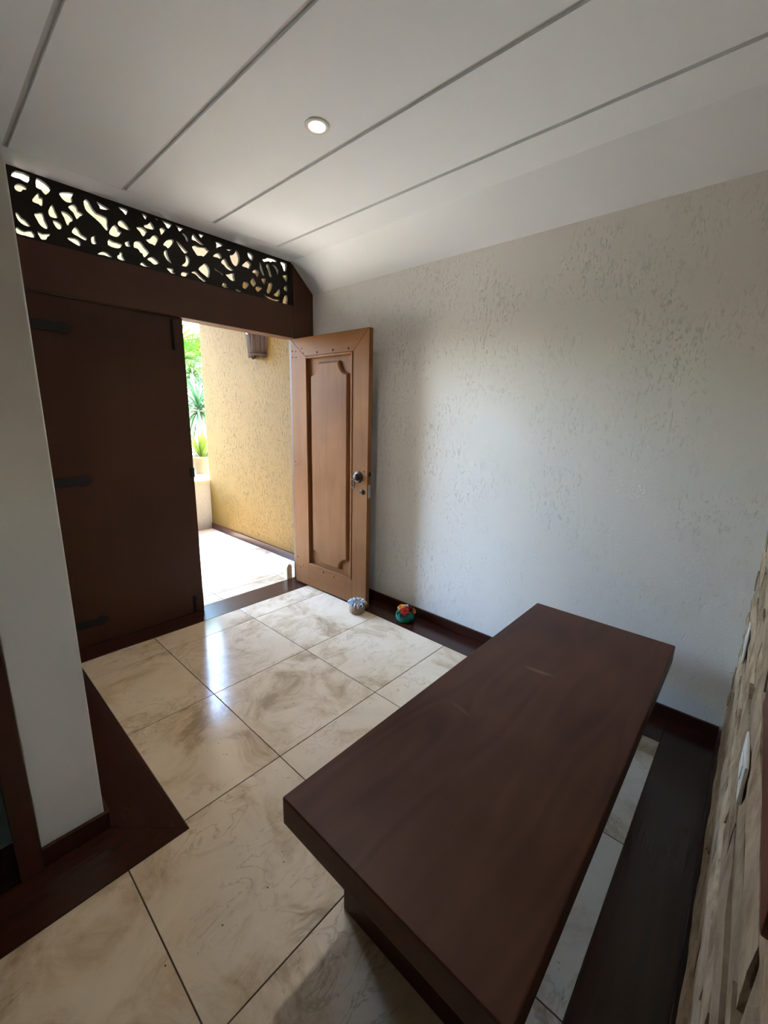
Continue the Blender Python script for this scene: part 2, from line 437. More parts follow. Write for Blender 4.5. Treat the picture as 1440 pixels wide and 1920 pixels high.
# ---- walls
wr = box('wall_right', (0, -5.0, 0), (0.25, 0.50, 2.59), MT['plaster'])
tag(wr, 'white wall with scratched plaster texture behind the bench and the open door', 'wall', kind=ST)
wl_ = box('wall_left', (-2.245, -0.965, 0), (-2.07, 0.60, ZC), MT['plaster_smooth'], bev=0.004)
tag(wl_, 'narrow end of a white wall at the left edge of the photo', 'wall', kind=ST)
wp = empty('wall_passage', (-3.4, -0.9, 0))
tag(wp, 'white wall around the brown framed doorway at far left', 'wall', kind=ST)
box('wall_over_door', (-0.05+0, -0.065, 2.12), (1.155, 0.10, ZC), MT['plaster_smooth'], wp)
box('wall_beside_door', (-1.2, -0.065, 0), (-0.05, 0.10, ZC), MT['plaster_smooth'], wp)
wf = box('wall_front', (-4.8, YD, 0), (-2.245, 0.60, 2.59), MT['yellow'])
tag(wf, 'front wall of the house left of the entrance', 'wall', kind=ST)
wfl = box('wall_far_left', (-4.8, -5.0, 0), (-4.6, YD, 2.59), MT['plaster_smooth'])
tag(wfl, 'white side wall out of view left of the camera', 'wall', kind=ST)
wb = empty('wall_back', (-2.3, -5.1, 0))
tag(wb, 'white back wall behind the camera with a small opening added for fill light', 'wall', kind=ST)
WX0, WX1, WZ0, WZ1 = -3.42, -3.16, 1.42, 1.68  # opening added to let fill light in from behind
for a, b in (((-4.8, WZ1), (0.25, 2.59)), ((-4.8, 0), (0.25, WZ0)), ((-4.8, WZ0), (WX0, WZ1)), ((WX1, WZ0), (0.25, WZ1))):
    box('wall_section', (a[0]+2.3, -0.1, a[1]), (b[0]+2.3, 0.1, b[1]), MT['plaster_smooth'], wb)

# ---- stone wall beside the camera: single ledge stones over mortar
SY = -2.546
ws = empty('wall_stone', (-1.025, -2.66, 0))
tag(ws, 'rough tan ledge stone wall at the right edge beside the bench', 'wall', kind=ST)
box('mortar_core', (-1.02, -0.09, 0), (1.025, SY-0.012+2.66, 2.585), MT['mortar'], ws)
def stone_mesh(k):
    rnd = random.Random(100+k)
    bm = bmesh.new()
    nx, nz = 5, 3
    fr = [[bm.verts.new((i/(nx-1)-0.5 + rnd.uniform(-.02, .02), (0.9 if 0 < i < nx-1 and 0 < j < nz-1 else 0.55) + rnd.uniform(-.25, .12), j/(nz-1)-0.5 + rnd.uniform(-.06, .06))) for j in range(nz)] for i in range(nx)]
    bk = [[bm.verts.new((fr[i][j].co.x, -1.0, fr[i][j].co.z)) for j in range(nz)] for i in range(nx)]
    for i in range(nx-1):
        for j in range(nz-1):
            bm.faces.new((fr[i][j], fr[i+1][j], fr[i+1][j+1], fr[i][j+1]))
    for i in range(nx-1):
        bm.faces.new((fr[i][0], bk[i][0], bk[i+1][0], fr[i+1][0]))
        bm.faces.new((fr[i][-1], fr[i+1][-1], bk[i+1][-1], bk[i][-1]))
    for j in range(nz-1):
        bm.faces.new((fr[0][j], fr[0][j+1], bk[0][j+1], bk[0][j]))
        bm.faces.new((fr[-1][j], bk[-1][j], bk[-1][j+1], fr[-1][j+1]))
    me = mesh_of(bm, 'stone', smooth=True, sharp=0.9)
    me.materials.append(MT['stone'])
    return me
STONES = [stone_mesh(k) for k in range(6)]
rs = random.Random(3)
z = 0.0
while z < 2.55:
    h = min(rs.uniform(0.055, 0.115), 2.575-z)
    if 2.575-z-h < 0.05: h = 2.575-z
    x = -2.045
    while x < -0.002:
        w = rs.uniform(0.16, 0.46)
        if -0.002-x-w < 0.12: w = -0.002-x
        o = bpy.data.objects.new('stone', rs.choice(STONES))
        COL.objects.link(o); o.parent = ws
        o.location = (x+w/2+1.025, SY-0.006+rs.uniform(-.003, .003)+2.66, z+h/2)
        o.scale = (w-0.008, 0.012, h-0.008)
        x += w
    z += h
    
# ---- ceiling: backing, single boards with joints, sloped cove
ce = box('ceiling', (-4.8, -5.2, 2.592), (0.25, 0.60, 2.72), MT['groove'])
tag(ce, 'white board ceiling with grey joints and a sloped edge', 'ceiling', kind=ST)
edges = [-0.206, -0.440, -0.897, -1.388, -1.859, -2.33, -2.80, -3.27, -3.74, -4.21, -4.6]
for i in range(len(edges)-1):
    a, b = edges[i]-(0.0 if i == 0 else 0.011), edges[i+1]+0.011
    box('ceiling_board', (b, -5.0, ZC), (a, 0.262, 2.593), MT['ceiling'], ce)
box('ceiling_border', (-4.6, 0.265, ZC), (-0.206, 0.60, 2.593), MT['ceiling'], ce)
prism('ceiling_cove', [(-0.206, ZC), (0.0, 2.392), (0.0, 2.593), (-0.206, 2.593)], (0, 0.60, 0), (1,0,0), (0,0,1), (0,-1,0), 5.6, MT['ceiling'], ce)

# ---- floor: grout bed, single travertine tiles, dark boards
fl = box('floor', (-4.8, -5.2, -0.12), (0.25, 0.60, -0.0014), MT['grout'])
tag(fl, 'polished cream travertine tile floor with dark wood borders', 'floor', kind=ST)
G = 0.0019
def tile(pts):
    n = len(pts)
    cx = sum(p[0] for p in pts)/n; cy = sum(p[1] for p in pts)/n
    q = [(p[0] + (G if p[0] < cx else -G), p[1] + (G if p[1] < cy else -G)) for p in pts]
    prism('tile', q, (0, 0, -0.02), (1,0,0), (0,1,0), (0,0,1), 0.02, MT['travertine'], fl, bev=0.0009, seg=1)
TX = [-4.6] + [-1.466 + 0.6*k for k in range(-5, 2)] + [-0.212]
TY = [0.275, 0.06, -0.54, -1.14, -1.74, -2.34, -2.94, -3.54, -4.14, -4.74, -5.0]
for i in range(len(TX)-1):
    for j in range(len(TY)-1):
        x0, x1, y1, y0 = TX[i], TX[i+1], TY[j], TY[j+1]
        if y0 >= -1.15:                         # by the entrance
            x0 = max(x0, -1.874); x1 = min(x1, -0.212)
            if x1-x0 > 0.01: tile([(x0, y0), (x1, y0), (x1, y1), (x0, y1)])
        elif y0 > -2.35:                        # in front of the bench
            x1 = min(x1, -0.212)
            if x1-x0 < 0.01: continue
            if y1 > -1.2 and x1 <= -1.9:
                tile([(x0, y0), (x1, y0), (x1, -1.18), (x0, -1.18)])
            elif y1 > -1.2 and x0 < -1.9:
                tile([(x0, y0), (x1, y0), (x1, y1), (-1.874, y1), (-1.874, -1.18), (x0, -1.18)])
            else:
                tile([(x0, y0), (x1, y0), (x1, y1), (x0, y1)])
        else:                                   # behind the camera
            if y1 > -2.9:
                x1 = min(x1, -2.05)
            if x1-x0 > 0.01: tile([(x0, y0), (x1, y0), (x1, y1), (x0, y1)])
def board(pts, m):
    prism('floor_board', pts, (0, 0, -0.02), (1,0,0), (0,1,0), (0,0,1), 0.0205, MT[m], fl, bev=0.001, seg=1)
g = 0.001
board([(-0.212+g, -2.34+g), (0, -2.34+g), (0, 0.275-g), (-0.212+g, 0.275-g)], 'floor_y')
board([(-2.05, -2.55), (0, -2.55), (0, -2.34-g), (-2.05, -2.34-g)], 'floor_x')
board([(-2.07, 0.275+g), (0, 0.275+g), (0, 0.51), (-2.07, 0.51)], 'floor_x')
board([(-2.07, -0.965+g), (-1.874-g, -1.18+g), (-1.874-g, 0.275-g), (-2.07, 0.275-g)], 'floor_y')
board([(-4.6, -1.18+g), (-1.874-g*2, -1.18+g), (-2.07, -0.966), (-2.07, -0.965), (-4.6, -0.965)], 'floor_x')
board([(-3.45, -0.963), (-2.25, -0.963), (-2.25, -0.80), (-3.45, -0.80)], 'floor_x')
prism('passage_floor', [(-4.6, -0.798), (-2.245, -0.798), (-2.245, YD), (-4.6, YD)], (0, 0, -0.02), (1,0,0), (0,1,0), (0,0,1), 0.02, MT['teal'], fl)

# ---- baseboards
HB = 0.069
bb = box('baseboard_right', (-0.015, -2.534, 0.0006), (0, 0.424, HB), MT['wood_y'], bev=0.003)
tag(bb, 'dark wood skirting board along the textured white wall', 'baseboard', kind=ST)
bb = box('baseboard_stone', (-2.045, -2.553, 0.0006), (-0.016, -2.534, 0.06), MT['wood_x'], bev=0.003)
tag(bb, 'dark wood skirting board under the stone wall', 'baseboard', kind=ST)
bl = empty('baseboard_left', (-2.07, -0.965, 0))
tag(bl, 'dark wood skirting board around the narrow white wall end', 'baseboard', kind=ST)
box('end_board', (-0.175, -0.013, 0.0006), (0.013, 0, HB), MT['wood_x'], bl, bev=0.003)
box('side_board', (0, 0, 0.0006), (0.013, 1.38, HB), MT['wood_y'], bl, bev=0.003)

# ---- brown door frame of the passage at far left
tf = empty('trim_1', (-2.27, -0.965, 0))
tag(tf, 'brown wooden door frame beside the narrow white wall at lower left', 'door frame', kind=ST)
box('frame_post', (-0.032, -0.018, 0.0006), (0.024, 0.165, 2.12), MT['wood_z'], tf, bev=0.003)
box('frame_post', (-1.18, -0.018, 0.0006), (-1.124, 0.165, 2.12), MT['wood_z'], tf, bev=0.003)
box('frame_head', (-1.124, -0.018, 2.064), (-0.032, 0.165, 2.12), MT['wood_x'], tf, bev=0.003)

# ================================================================ entrance
ef = empty('trim_2', (-1.03, YD, 0))
tag(ef, 'heavy dark wooden entrance frame with a broad beam over the double door', 'door frame', kind=ST)
prism('frame_post', [(0.838, 0.0006), (1.03, 0.0006), (1.03, 2.392), (0.838, 2.566)], (0, -0.012, 0), (1,0,0), (0,0,1), (0,1,0), 0.072, MT['beam'], ef, bev=0.004)
box('frame_post', (-1.04, -0.012, 0.0006), (-0.832, 0.153, 2.579), MT['beam'], ef, bev=0.004)
box('beam', (-0.830, -0.016, 2.034), (0.836, 0.10, 2.272), MT['beam'], ef, bev=0.004)
box('screen_rail', (-0.830, 0.0, 2.5735), (0.836, 0.03, 2.5795), MT['fretwork'], ef)
box('screen_rail', (0.815, 0.0, 2.2725), (0.8375, 0.03, 2.573), MT['fretwork'], ef)

# carved fretwork panel above the beam
HOLES = [
 [(-1.822,2.536),(-1.802,2.566),(-1.748,2.566),(-1.761,2.53),(-1.79,2.536)],
 [(-1.816,2.492),(-1.807,2.507),(-1.788,2.515),(-1.765,2.507),(-1.774,2.495),(-1.783,2.493),(-1.794,2.479),(-1.811,2.48)],
 [(-1.722,2.566),(-1.697,2.561),(-1.682,2.553),(-1.668,2.536),(-1.693,2.502),(-1.71,2.518),(-1.729,2.523)],
 [(-1.752,2.459),(-1.726,2.498),(-1.72,2.494),(-1.72,2.482),(-1.707,2.481),(-1.714,2.444),(-1.729,2.449),(-1.745,2.45)],
 [(-1.635,2.529),(-1.614,2.543),(-1.57,2.554),(-1.581,2.533),(-1.581,2.508),(-1.605,2.499),(-1.624,2.509)],
 [(-1.671,2.466),(-1.661,2.438),(-1.653,2.412),(-1.678,2.405),(-1.69,2.412),(-1.69,2.433)],
 [(-1.603,2.478),(-1.578,2.499),(-1.563,2.49),(-1.56,2.475),(-1.537,2.466),(-1.555,2.45),(-1.571,2.432),(-1.582,2.458)],
 [(-1.637,2.446),(-1.616,2.45),(-1.597,2.441),(-1.586,2.422),(-1.604,2.407),(-1.609,2.392),(-1.618,2.391),(-1.626,2.419)],
 [(-1.752,2.396),(-1.737,2.405),(-1.717,2.412),(-1.712,2.383),(-1.702,2.355),(-1.712,2.342),(-1.733,2.352),(-1.743,2.372)],
 [(-1.826,2.38),(-1.815,2.378),(-1.805,2.363),(-1.793,2.358),(-1.774,2.335),(-1.791,2.331),(-1.811,2.338),(-1.823,2.355)],
 [(-1.832,2.314),(-1.817,2.31),(-1.8,2.305),(-1.772,2.315),(-1.764,2.287),(-1.8,2.285),(-1.833,2.287)],
 [(-1.749,2.32),(-1.727,2.316),(-1.697,2.325),(-1.7,2.315),(-1.709,2.308),(-1.715,2.294),(-1.735,2.287),(-1.743,2.298)],
 [(-1.678,2.391),(-1.657,2.394),(-1.641,2.383),(-1.644,2.366),(-1.657,2.357),(-1.669,2.366)],
 [(-1.58,2.392),(-1.569,2.384),(-1.559,2.364),(-1.533,2.353),(-1.542,2.339),(-1.57,2.347),(-1.6,2.359),(-1.591,2.38)],
 [(-1.625,2.327),(-1.586,2.337),(-1.569,2.326),(-1.567,2.309),(-1.575,2.303),(-1.604,2.313)],
 [(-1.529,2.528),(-1.519,2.543),(-1.506,2.539),(-1.495,2.518),(-1.474,2.493),(-1.427,2.486),(-1.425,2.454),(-1.424,2.426),(-1.437,2.421),(-1.458,2.444),(-1.49,2.467),(-1.519,2.486),(-1.528,2.507)],
 [(-1.469,2.55),(-1.437,2.542),(-1.408,2.531),(-1.452,2.519),(-1.456,2.532)],
 [(-1.362,2.557),(-1.346,2.562),(-1.313,2.558),(-1.327,2.531),(-1.342,2.545)],
 [(-1.24,2.566),(-1.22,2.566),(-1.213,2.557),(-1.223,2.542),(-1.233,2.555)],
 [(-1.167,2.566),(-1.153,2.565),(-1.158,2.558),(-1.166,2.562)],
 [(-1.373,2.477),(-1.359,2.495),(-1.34,2.492),(-1.313,2.458),(-1.344,2.457),(-1.369,2.464)],
 [(-1.392,2.461),(-1.376,2.452),(-1.372,2.437),(-1.359,2.433),(-1.375,2.41),(-1.391,2.401),(-1.412,2.402),(-1.423,2.409),(-1.415,2.431)],
 [(-1.428,2.379),(-1.405,2.373),(-1.362,2.372),(-1.374,2.35),(-1.4,2.342),(-1.435,2.348)],
 [(-1.347,2.384),(-1.327,2.398),(-1.326,2.383),(-1.319,2.372),(-1.341,2.368)],
 [(-1.515,2.351),(-1.51,2.365),(-1.495,2.375),(-1.496,2.353),(-1.491,2.336),(-1.512,2.332)],
 [(-1.491,2.286),(-1.466,2.306),(-1.441,2.307),(-1.422,2.288),(-1.446,2.288),(-1.464,2.289)],
 [(-1.391,2.307),(-1.381,2.313),(-1.378,2.329),(-1.365,2.325),(-1.367,2.308),(-1.357,2.289),(-1.374,2.286),(-1.393,2.291)],
 [(-1.301,2.385),(-1.296,2.402),(-1.279,2.413),(-1.259,2.412),(-1.241,2.39),(-1.219,2.366),(-1.25,2.334),(-1.257,2.352),(-1.269,2.355),(-1.279,2.371),(-1.3,2.373)],
 [(-1.233,2.329),(-1.208,2.348),(-1.188,2.344),(-1.168,2.325),(-1.195,2.309),(-1.215,2.32)],
 [(-1.274,2.294),(-1.259,2.306),(-1.242,2.296),(-1.22,2.288),(-1.251,2.285),(-1.273,2.288)],
 [(-1.278,2.484),(-1.245,2.494),(-1.221,2.478),(-1.244,2.446),(-1.26,2.466)],
 [(-1.234,2.509),(-1.21,2.521),(-1.197,2.537),(-1.184,2.524),(-1.177,2.504),(-1.207,2.497),(-1.231,2.498)],
 [(-1.231,2.434),(-1.208,2.444),(-1.193,2.464),(-1.174,2.474),(-1.158,2.46),(-1.167,2.438),(-1.181,2.416),(-1.197,2.419),(-1.214,2.42)],
 [(-1.147,2.516),(-1.131,2.528),(-1.113,2.522),(-1.12,2.508),(-1.139,2.486),(-1.144,2.5)],
 [(-1.131,2.566),(-1.103,2.566),(-1.073,2.563),(-1.081,2.548),(-1.092,2.535),(-1.104,2.537),(-1.112,2.552)],
 [(-1.048,2.566),(-1.023,2.564),(-0.998,2.564),(-1.011,2.555),(-1.023,2.54),(-1.034,2.543),(-1.038,2.555)],
 [(-1.015,2.531),(-1.0,2.533),(-0.983,2.518),(-0.979,2.497),(-0.988,2.494),(-0.996,2.514)],
 [(-1.134,2.434),(-1.116,2.459),(-1.098,2.473),(-1.073,2.481),(-1.07,2.467),(-1.086,2.442),(-1.107,2.422),(-1.117,2.43)],
 [(-1.055,2.476),(-1.041,2.475),(-1.014,2.456),(-0.986,2.434),(-1.009,2.422),(-1.033,2.448)],
 [(-1.134,2.391),(-1.126,2.404),(-1.115,2.41),(-1.114,2.39),(-1.105,2.365),(-1.093,2.341),(-1.115,2.353),(-1.132,2.375)],
 [(-1.003,2.411),(-0.984,2.406),(-0.978,2.387),(-0.984,2.365),(-1.0,2.348),(-1.03,2.346),(-1.008,2.367),(-1.001,2.386)],
 [(-0.957,2.473),(-0.929,2.489),(-0.91,2.486),(-0.866,2.494),(-0.855,2.485),(-0.842,2.482),(-0.861,2.459),(-0.883,2.436),(-0.898,2.438),(-0.924,2.431),(-0.938,2.446)],
 [(-0.943,2.551),(-0.929,2.54),(-0.911,2.525),(-0.883,2.51),(-0.882,2.502),(-0.901,2.503),(-0.931,2.514),(-0.955,2.516)],
 [(-0.908,2.564),(-0.871,2.566),(-0.884,2.553),(-0.892,2.54),(-0.901,2.552)],
 [(-0.797,2.547),(-0.77,2.552),(-0.743,2.542),(-0.772,2.525),(-0.793,2.511),(-0.789,2.535)],
 [(-0.722,2.523),(-0.687,2.534),(-0.689,2.524),(-0.713,2.52)],
 [(-0.649,2.537),(-0.635,2.527),(-0.625,2.496),(-0.632,2.464),(-0.648,2.441),(-0.664,2.437),(-0.681,2.447),(-0.691,2.465),(-0.698,2.494),(-0.676,2.502),(-0.659,2.52)],
 [(-0.819,2.455),(-0.797,2.477),(-0.776,2.486),(-0.762,2.474),(-0.76,2.454),(-0.789,2.456)],
 [(-0.765,2.434),(-0.74,2.462),(-0.726,2.452),(-0.71,2.428),(-0.677,2.409),(-0.695,2.399),(-0.725,2.405),(-0.745,2.421)],
 [(-0.816,2.386),(-0.794,2.377),(-0.757,2.364),(-0.762,2.354),(-0.778,2.367),(-0.807,2.372)],
 [(-0.736,2.367),(-0.709,2.375),(-0.676,2.389),(-0.675,2.365),(-0.671,2.34),(-0.694,2.338),(-0.715,2.348)],
 [(-0.924,2.351),(-0.898,2.38),(-0.875,2.399),(-0.855,2.383),(-0.848,2.357),(-0.852,2.334),(-0.859,2.315),(-0.887,2.327)],
 [(-0.972,2.32),(-0.952,2.333),(-0.937,2.334),(-0.922,2.322),(-0.904,2.31),(-0.88,2.294),(-0.89,2.284),(-0.909,2.293),(-0.924,2.3),(-0.937,2.311),(-0.953,2.318)],
 [(-1.124,2.309),(-1.088,2.314),(-1.088,2.299),(-1.075,2.289),(-1.096,2.285),(-1.113,2.296)],
 [(-1.04,2.291),(-1.027,2.311),(-0.995,2.314),(-0.998,2.301),(-1.009,2.289),(-1.029,2.285)],
 [(-0.768,2.29),(-0.75,2.314),(-0.735,2.304),(-0.734,2.294),(-0.719,2.286),(-0.75,2.281)],
 [(-0.562,2.55),(-0.538,2.55),(-0.519,2.537),(-0.523,2.509),(-0.538,2.508),(-0.557,2.522)],
 [(-0.611,2.451),(-0.586,2.478),(-0.563,2.495),(-0.539,2.481),(-0.545,2.463),(-0.553,2.444),(-0.573,2.449)],
 [(-0.532,2.432),(-0.505,2.455),(-0.488,2.451),(-0.478,2.441),(-0.49,2.405),(-0.507,2.424)],
 [(-0.55,2.364),(-0.528,2.394),(-0.519,2.384),(-0.505,2.362),(-0.524,2.337),(-0.541,2.348)],
 [(-0.614,2.318),(-0.6,2.354),(-0.568,2.351),(-0.567,2.333),(-0.593,2.307)],
 [(-0.666,2.285),(-0.649,2.294),(-0.628,2.282),(-0.645,2.278)],
 [(-0.511,2.33),(-0.501,2.343),(-0.477,2.349),(-0.456,2.342),(-0.473,2.324),(-0.489,2.31),(-0.504,2.317)],
 [(-0.459,2.406),(-0.422,2.414),(-0.428,2.394),(-0.437,2.373),(-0.452,2.387)],
 [(-0.443,2.539),(-0.416,2.547),(-0.4,2.56),(-0.357,2.566),(-0.322,2.563),(-0.325,2.547),(-0.358,2.546),(-0.375,2.532),(-0.393,2.538),(-0.433,2.522)],
 [(-0.469,2.511),(-0.457,2.498),(-0.446,2.464),(-0.434,2.432),(-0.447,2.432),(-0.462,2.458),(-0.468,2.483)],
 [(-0.41,2.513),(-0.396,2.515),(-0.385,2.482),(-0.37,2.441),(-0.387,2.435),(-0.401,2.47),(-0.413,2.5)],
 [(-0.364,2.521),(-0.34,2.523),(-0.321,2.51),(-0.311,2.487),(-0.32,2.465),(-0.33,2.49),(-0.346,2.509)],
 [(-0.292,2.56),(-0.238,2.563),(-0.24,2.513),(-0.26,2.504),(-0.273,2.531)],
 [(-0.276,2.468),(-0.235,2.482),(-0.237,2.444),(-0.243,2.432),(-0.259,2.452)],
 [(-0.267,2.382),(-0.244,2.41),(-0.237,2.374),(-0.248,2.367)],
 [(-0.26,2.333),(-0.237,2.34),(-0.239,2.277),(-0.28,2.278),(-0.27,2.311)],
 [(-0.399,2.386),(-0.38,2.397),(-0.367,2.389),(-0.377,2.348),(-0.4,2.317),(-0.418,2.326),(-0.409,2.354)],
 [(-0.313,2.37),(-0.302,2.355),(-0.309,2.323),(-0.332,2.311),(-0.359,2.32),(-0.333,2.34)],
 [(-0.443,2.311),(-0.411,2.3),(-0.379,2.3),(-0.357,2.292),(-0.313,2.296),(-0.319,2.281),(-0.363,2.28),(-0.406,2.284),(-0.433,2.295)],
]

cu = bpy.data.curves.new('fretwork', 'CURVE')
cu.dimensions = '2D'
cu.fill_mode = 'BOTH'
cu.extrude = 0.011
def spline(pts, smooth=True):
    n = len(pts)
    if smooth:      # Catmull-Rom on every second corner keeps the carved tips while rounding the runs
        out = []
        for i in range(n):
            p0, p1, p2, p3 = (Vector(pts[(i+k-1) % n]) for k in range(4))
            for t in (0.0, 0.5):
                out.append(0.5*((2*p1) + (p2-p0)*t + (2*p0-5*p1+4*p2-p3)*t*t + (3*p1-p0-3*p2+p3)*t**3))
        pts = out
    s = cu.splines.new('POLY')
    s.points.add(len(pts)-1)
    for k, p in enumerate(pts):
        s.points[k].co = (p[0]+1.03, p[1]-2.2725, 0, 1)
    s.use_cyclic_u = True
spline([(-1.858, 2.2728), (-0.2155, 2.2728), (-0.2155, 2.5732), (-1.858, 2.5732)], False)
for h in HOLES:
    spline(h)
tmp = bpy.data.objects.new('fretwork_tmp', cu)
COL.objects.link(tmp)
bpy.context.view_layer.update()
me = bpy.data.meshes.new_from_object(tmp.evaluated_get(bpy.context.evaluated_depsgraph_get()))
bpy.data.objects.remove(tmp)
me.transform(Matrix.Rotation(math.pi/2, 4, 'X'))
fw = link('fretwork_screen', me, MT['fretwork'], None, (-1.03, YD+0.0145, 2.2725))
tag(fw, 'black carved wooden fretwork screen with scroll cutouts above the door beam', 'screen')

# ---- closed leaf
d2 = empty('door_2', (-1.456, YD+0.008, 0.004))
tag(d2, 'closed plain dark brown door leaf with black strap hinges', 'door', kind=ST)
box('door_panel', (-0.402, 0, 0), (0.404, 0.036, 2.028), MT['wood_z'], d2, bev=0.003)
def strap(z, tilt=0.0):
    pts = [(0, -0.028), (0.10, -0.024), (0.135, -0.018), (0.145, -0.032), (0.172, -0.028), (0.205, 0.0), (0.172, 0.028), (0.145, 0.030), (0.135, 0.018), (0.10, 0.024), (0, 0.028)]
    prism('strap_hinge', pts, (-0.402, 0.0, z-0.014), (1,0,0), (0,0,1), (0,-1,0), 0.006, MT['iron'], d2, bev=0.0015, seg=1)
for z in (1.885, 1.045, 0.165): strap(z)
def bolt(z0, z1, handle):
    bm = bmesh.new()
    add_box(bm, (0.326, -0.006, z0), (0.348, 0.0, z1))
    add_tube(bm, [(0.337, -0.011, z0-0.004), (0.337, -0.011, z1+0.004)], 0.006, 8)
    add_tube(bm, [(0.337, -0.011, handle), (0.337, -0.034, handle)], [0.006, 0.010], 8)
    return link('slide_bolt', mesh_of(bm, 'slide_bolt'), MT['iron'], d2)
bolt(1.83, 2.008, 1.85)
bolt(0.012, 0.125, 0.115)
box('lock_keeper', (0.378, -0.012, 1.0), (0.404, 0.0, 1.066), MT['iron'], d2, bev=0.003)

# ---- open leaf
ang = math.atan2(-0.99931155, 0.03710019)
d1 = empty('door_1', (-0.237, 0.415, 0), ang)
tag(d1, 'open weathered brown door leaf with recessed panel and ring handle', 'door', kind=ST)
W, T, ZB, ZT = 0.832, 0.038, 0.014, 2.02
IL, IR, IB, IT = 0.172, 0.680, 0.205, 1.882
def dprism(name, pts, y0, depth, m, bev=0.002):
    return prism(name, pts, (0, y0, 0), (1,0,0), (0,0,1), (0,1,0), depth, MT[m], d1, bev=bev)
e = 0.0006
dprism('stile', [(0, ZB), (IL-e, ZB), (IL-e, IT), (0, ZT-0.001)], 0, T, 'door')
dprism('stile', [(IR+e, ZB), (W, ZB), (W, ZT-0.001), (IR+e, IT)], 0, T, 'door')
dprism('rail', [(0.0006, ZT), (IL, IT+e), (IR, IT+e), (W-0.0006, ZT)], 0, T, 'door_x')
dprism('rail', [(IL, ZB), (IR, ZB), (IR, IB), (IL, IB)], 0, T, 'door_x')
dprism('panel_back', [(IL, IB+e), (IR, IB+e), (IR, IT-e), (IL, IT-e)], 0.024, 0.011, 'door', 0)
mw = 0.016
for pts in ([(IL, IB+e), (IR, IB+e), (IR-mw, IB+mw), (IL+mw, IB+mw)], [(IL, IT-e), (IR, IT-e), (IR-mw, IT-mw), (IL+mw, IT-mw)],
            [(IL, IB+e), (IL+mw, IB+mw), (IL+mw, IT-mw), (IL, IT-e)], [(IR, IB+e), (IR-mw, IB+mw), (IR-mw, IT-mw), (IR, IT-e)]):
    dprism('moulding', pts, -0.005, 0.029, 'door', 0.005)
fx0, fx1, fz0, fz1, ra = 0.224, 0.628, 0.25, 1.832, 0.092
fp = []
for (cx, cz, a0) in ((fx0, fz0, 90), (fx1, fz0, 180), (fx1, fz1, 270), (fx0, fz1, 360)):
    for k in range(9):
        a = math.radians(a0 - k*90/8)
        fp.append((cx + ra*math.cos(a), cz + ra*math.sin(a)))
pf = dprism('raised_field', fp, 0.002, 0.0225, 'door', 0.0)
bm = bmesh.new(); bm.from_mesh(pf.data)
es = [ed for ed in bm.edges if all(v.co.y < 0.003 for v in ed.verts)]
bmesh.ops.bevel(bm, geom=es, offset=0.014, segments=3, affect='EDGES', profile=0.4)
bm.to_mesh(pf.data); bm.free()
# ring handle
bm = bmesh.new()
add_lathe(bm, [(0.044, 0.0), (0.042, 0.005), (0.034, 0.009), (0.026, 0.012), (0.022, 0.022), (0.024, 0.030), (0.016, 0.036), (0.0, 0.038)], (0.743, 0, 1.015), (1,0,0), (0,0,1), (0,-1,0), 28)
rh = link('ring_handle', mesh_of(bm, 'ring_handle', True, 0.7), MT['bronze'], d1)
bm = bmesh.new()
add_torus(bm, (0.718, -0.030, 0.967), (0.86, -0.5, 0), (0, 0, 1), 0.034, 0.0042, 28, 8)
link('pull_ring', mesh_of(bm, 'pull_ring', True), MT['bronze'], rh)
bm = bmesh.new()
add_lathe(bm, [(0.020, 0.0), (0.019, 0.005), (0.012, 0.008), (0.0, 0.009)], (0.785, 0, 0.91), (1,0,0), (0,0,1), (0,-1,0), 20)
ks = link('keyhole_plate', mesh_of(bm, 'keyhole_plate', True, 0.7), MT['bronze'], d1)
bm = bmesh.new()
add_tube(bm, [(0.777, -0.006, 0.908), (0.777, -0.0105, 0.908)], 0.009, 12)
link('keyhole', mesh_of(bm, 'keyhole'), MT['iron'], ks)
box('lock_plate', (W-0.001, 0.006, 0.869), (W+0.0025, 0.030, 0.967), MT['steel'], d1, bev=0.001, seg=1)
box('latch', (W+0.0025, 0.012, 1.03), (W+0.012, 0.026, 1.057), MT['iron'], d1, bev=0.002)
for (x, z, s) in ((0.020, 1.932, 7), (0.062, 1.925, 6), (0.022, 1.885, 6), (0.064, 1.882, 6), (0.135, 1.94, 5), (0.15, 1.905, 6), (0.31, 1.902, 9), (0.48, 1.905, 9), (0.638, 1.902, 9),
                  (0.028, 1.065, 6), (0.030, 1.035, 5), (0.066, 1.05, 5), (0.03, 0.24, 6), (0.065, 0.151, 6), (0.03, 0.16, 4), (0.10, 0.175, 5), (0.36, 0.181, 9), (0.487, 0.175, 7), (0.70, 1.04, 5), (0.80, 1.06, 6)):
    r = s/1000.0
    bm = bmesh.new()
    add_lathe(bm, [(r, -0.001), (r*0.8, 0.0012), (0, 0.002)], (x, 0, z), (1,0,0), (0,0,1), (0,-1,0), 6)
    link('nail_head', mesh_of(bm, 'nail_head'), MT['nail'], d1)

# ================================================================ bench
BX, BY = -0.968, -2.0
be = empty('bench', (BX, BY, 0))
tag(be, 'long low dark brown wooden bench with thick slab top', 'bench')
box('bench_top', (-0.841, -0.323, 0.366), (0.841, 0.323, 0.4525), MT['bench'], be, bev=0.006, seg=3)
for x0, x1 in ((-0.70, -0.62), (0.62, 0.70)):
    box('leg', (x0, -0.24, 0), (x1, 0.235, 0.3655), MT['bench'], be, bev=0.004)
box('stretcher', (-0.6195, -0.03, 0.22), (0.6195, 0.03, 0.34), MT['bench'], be, bev=0.004)

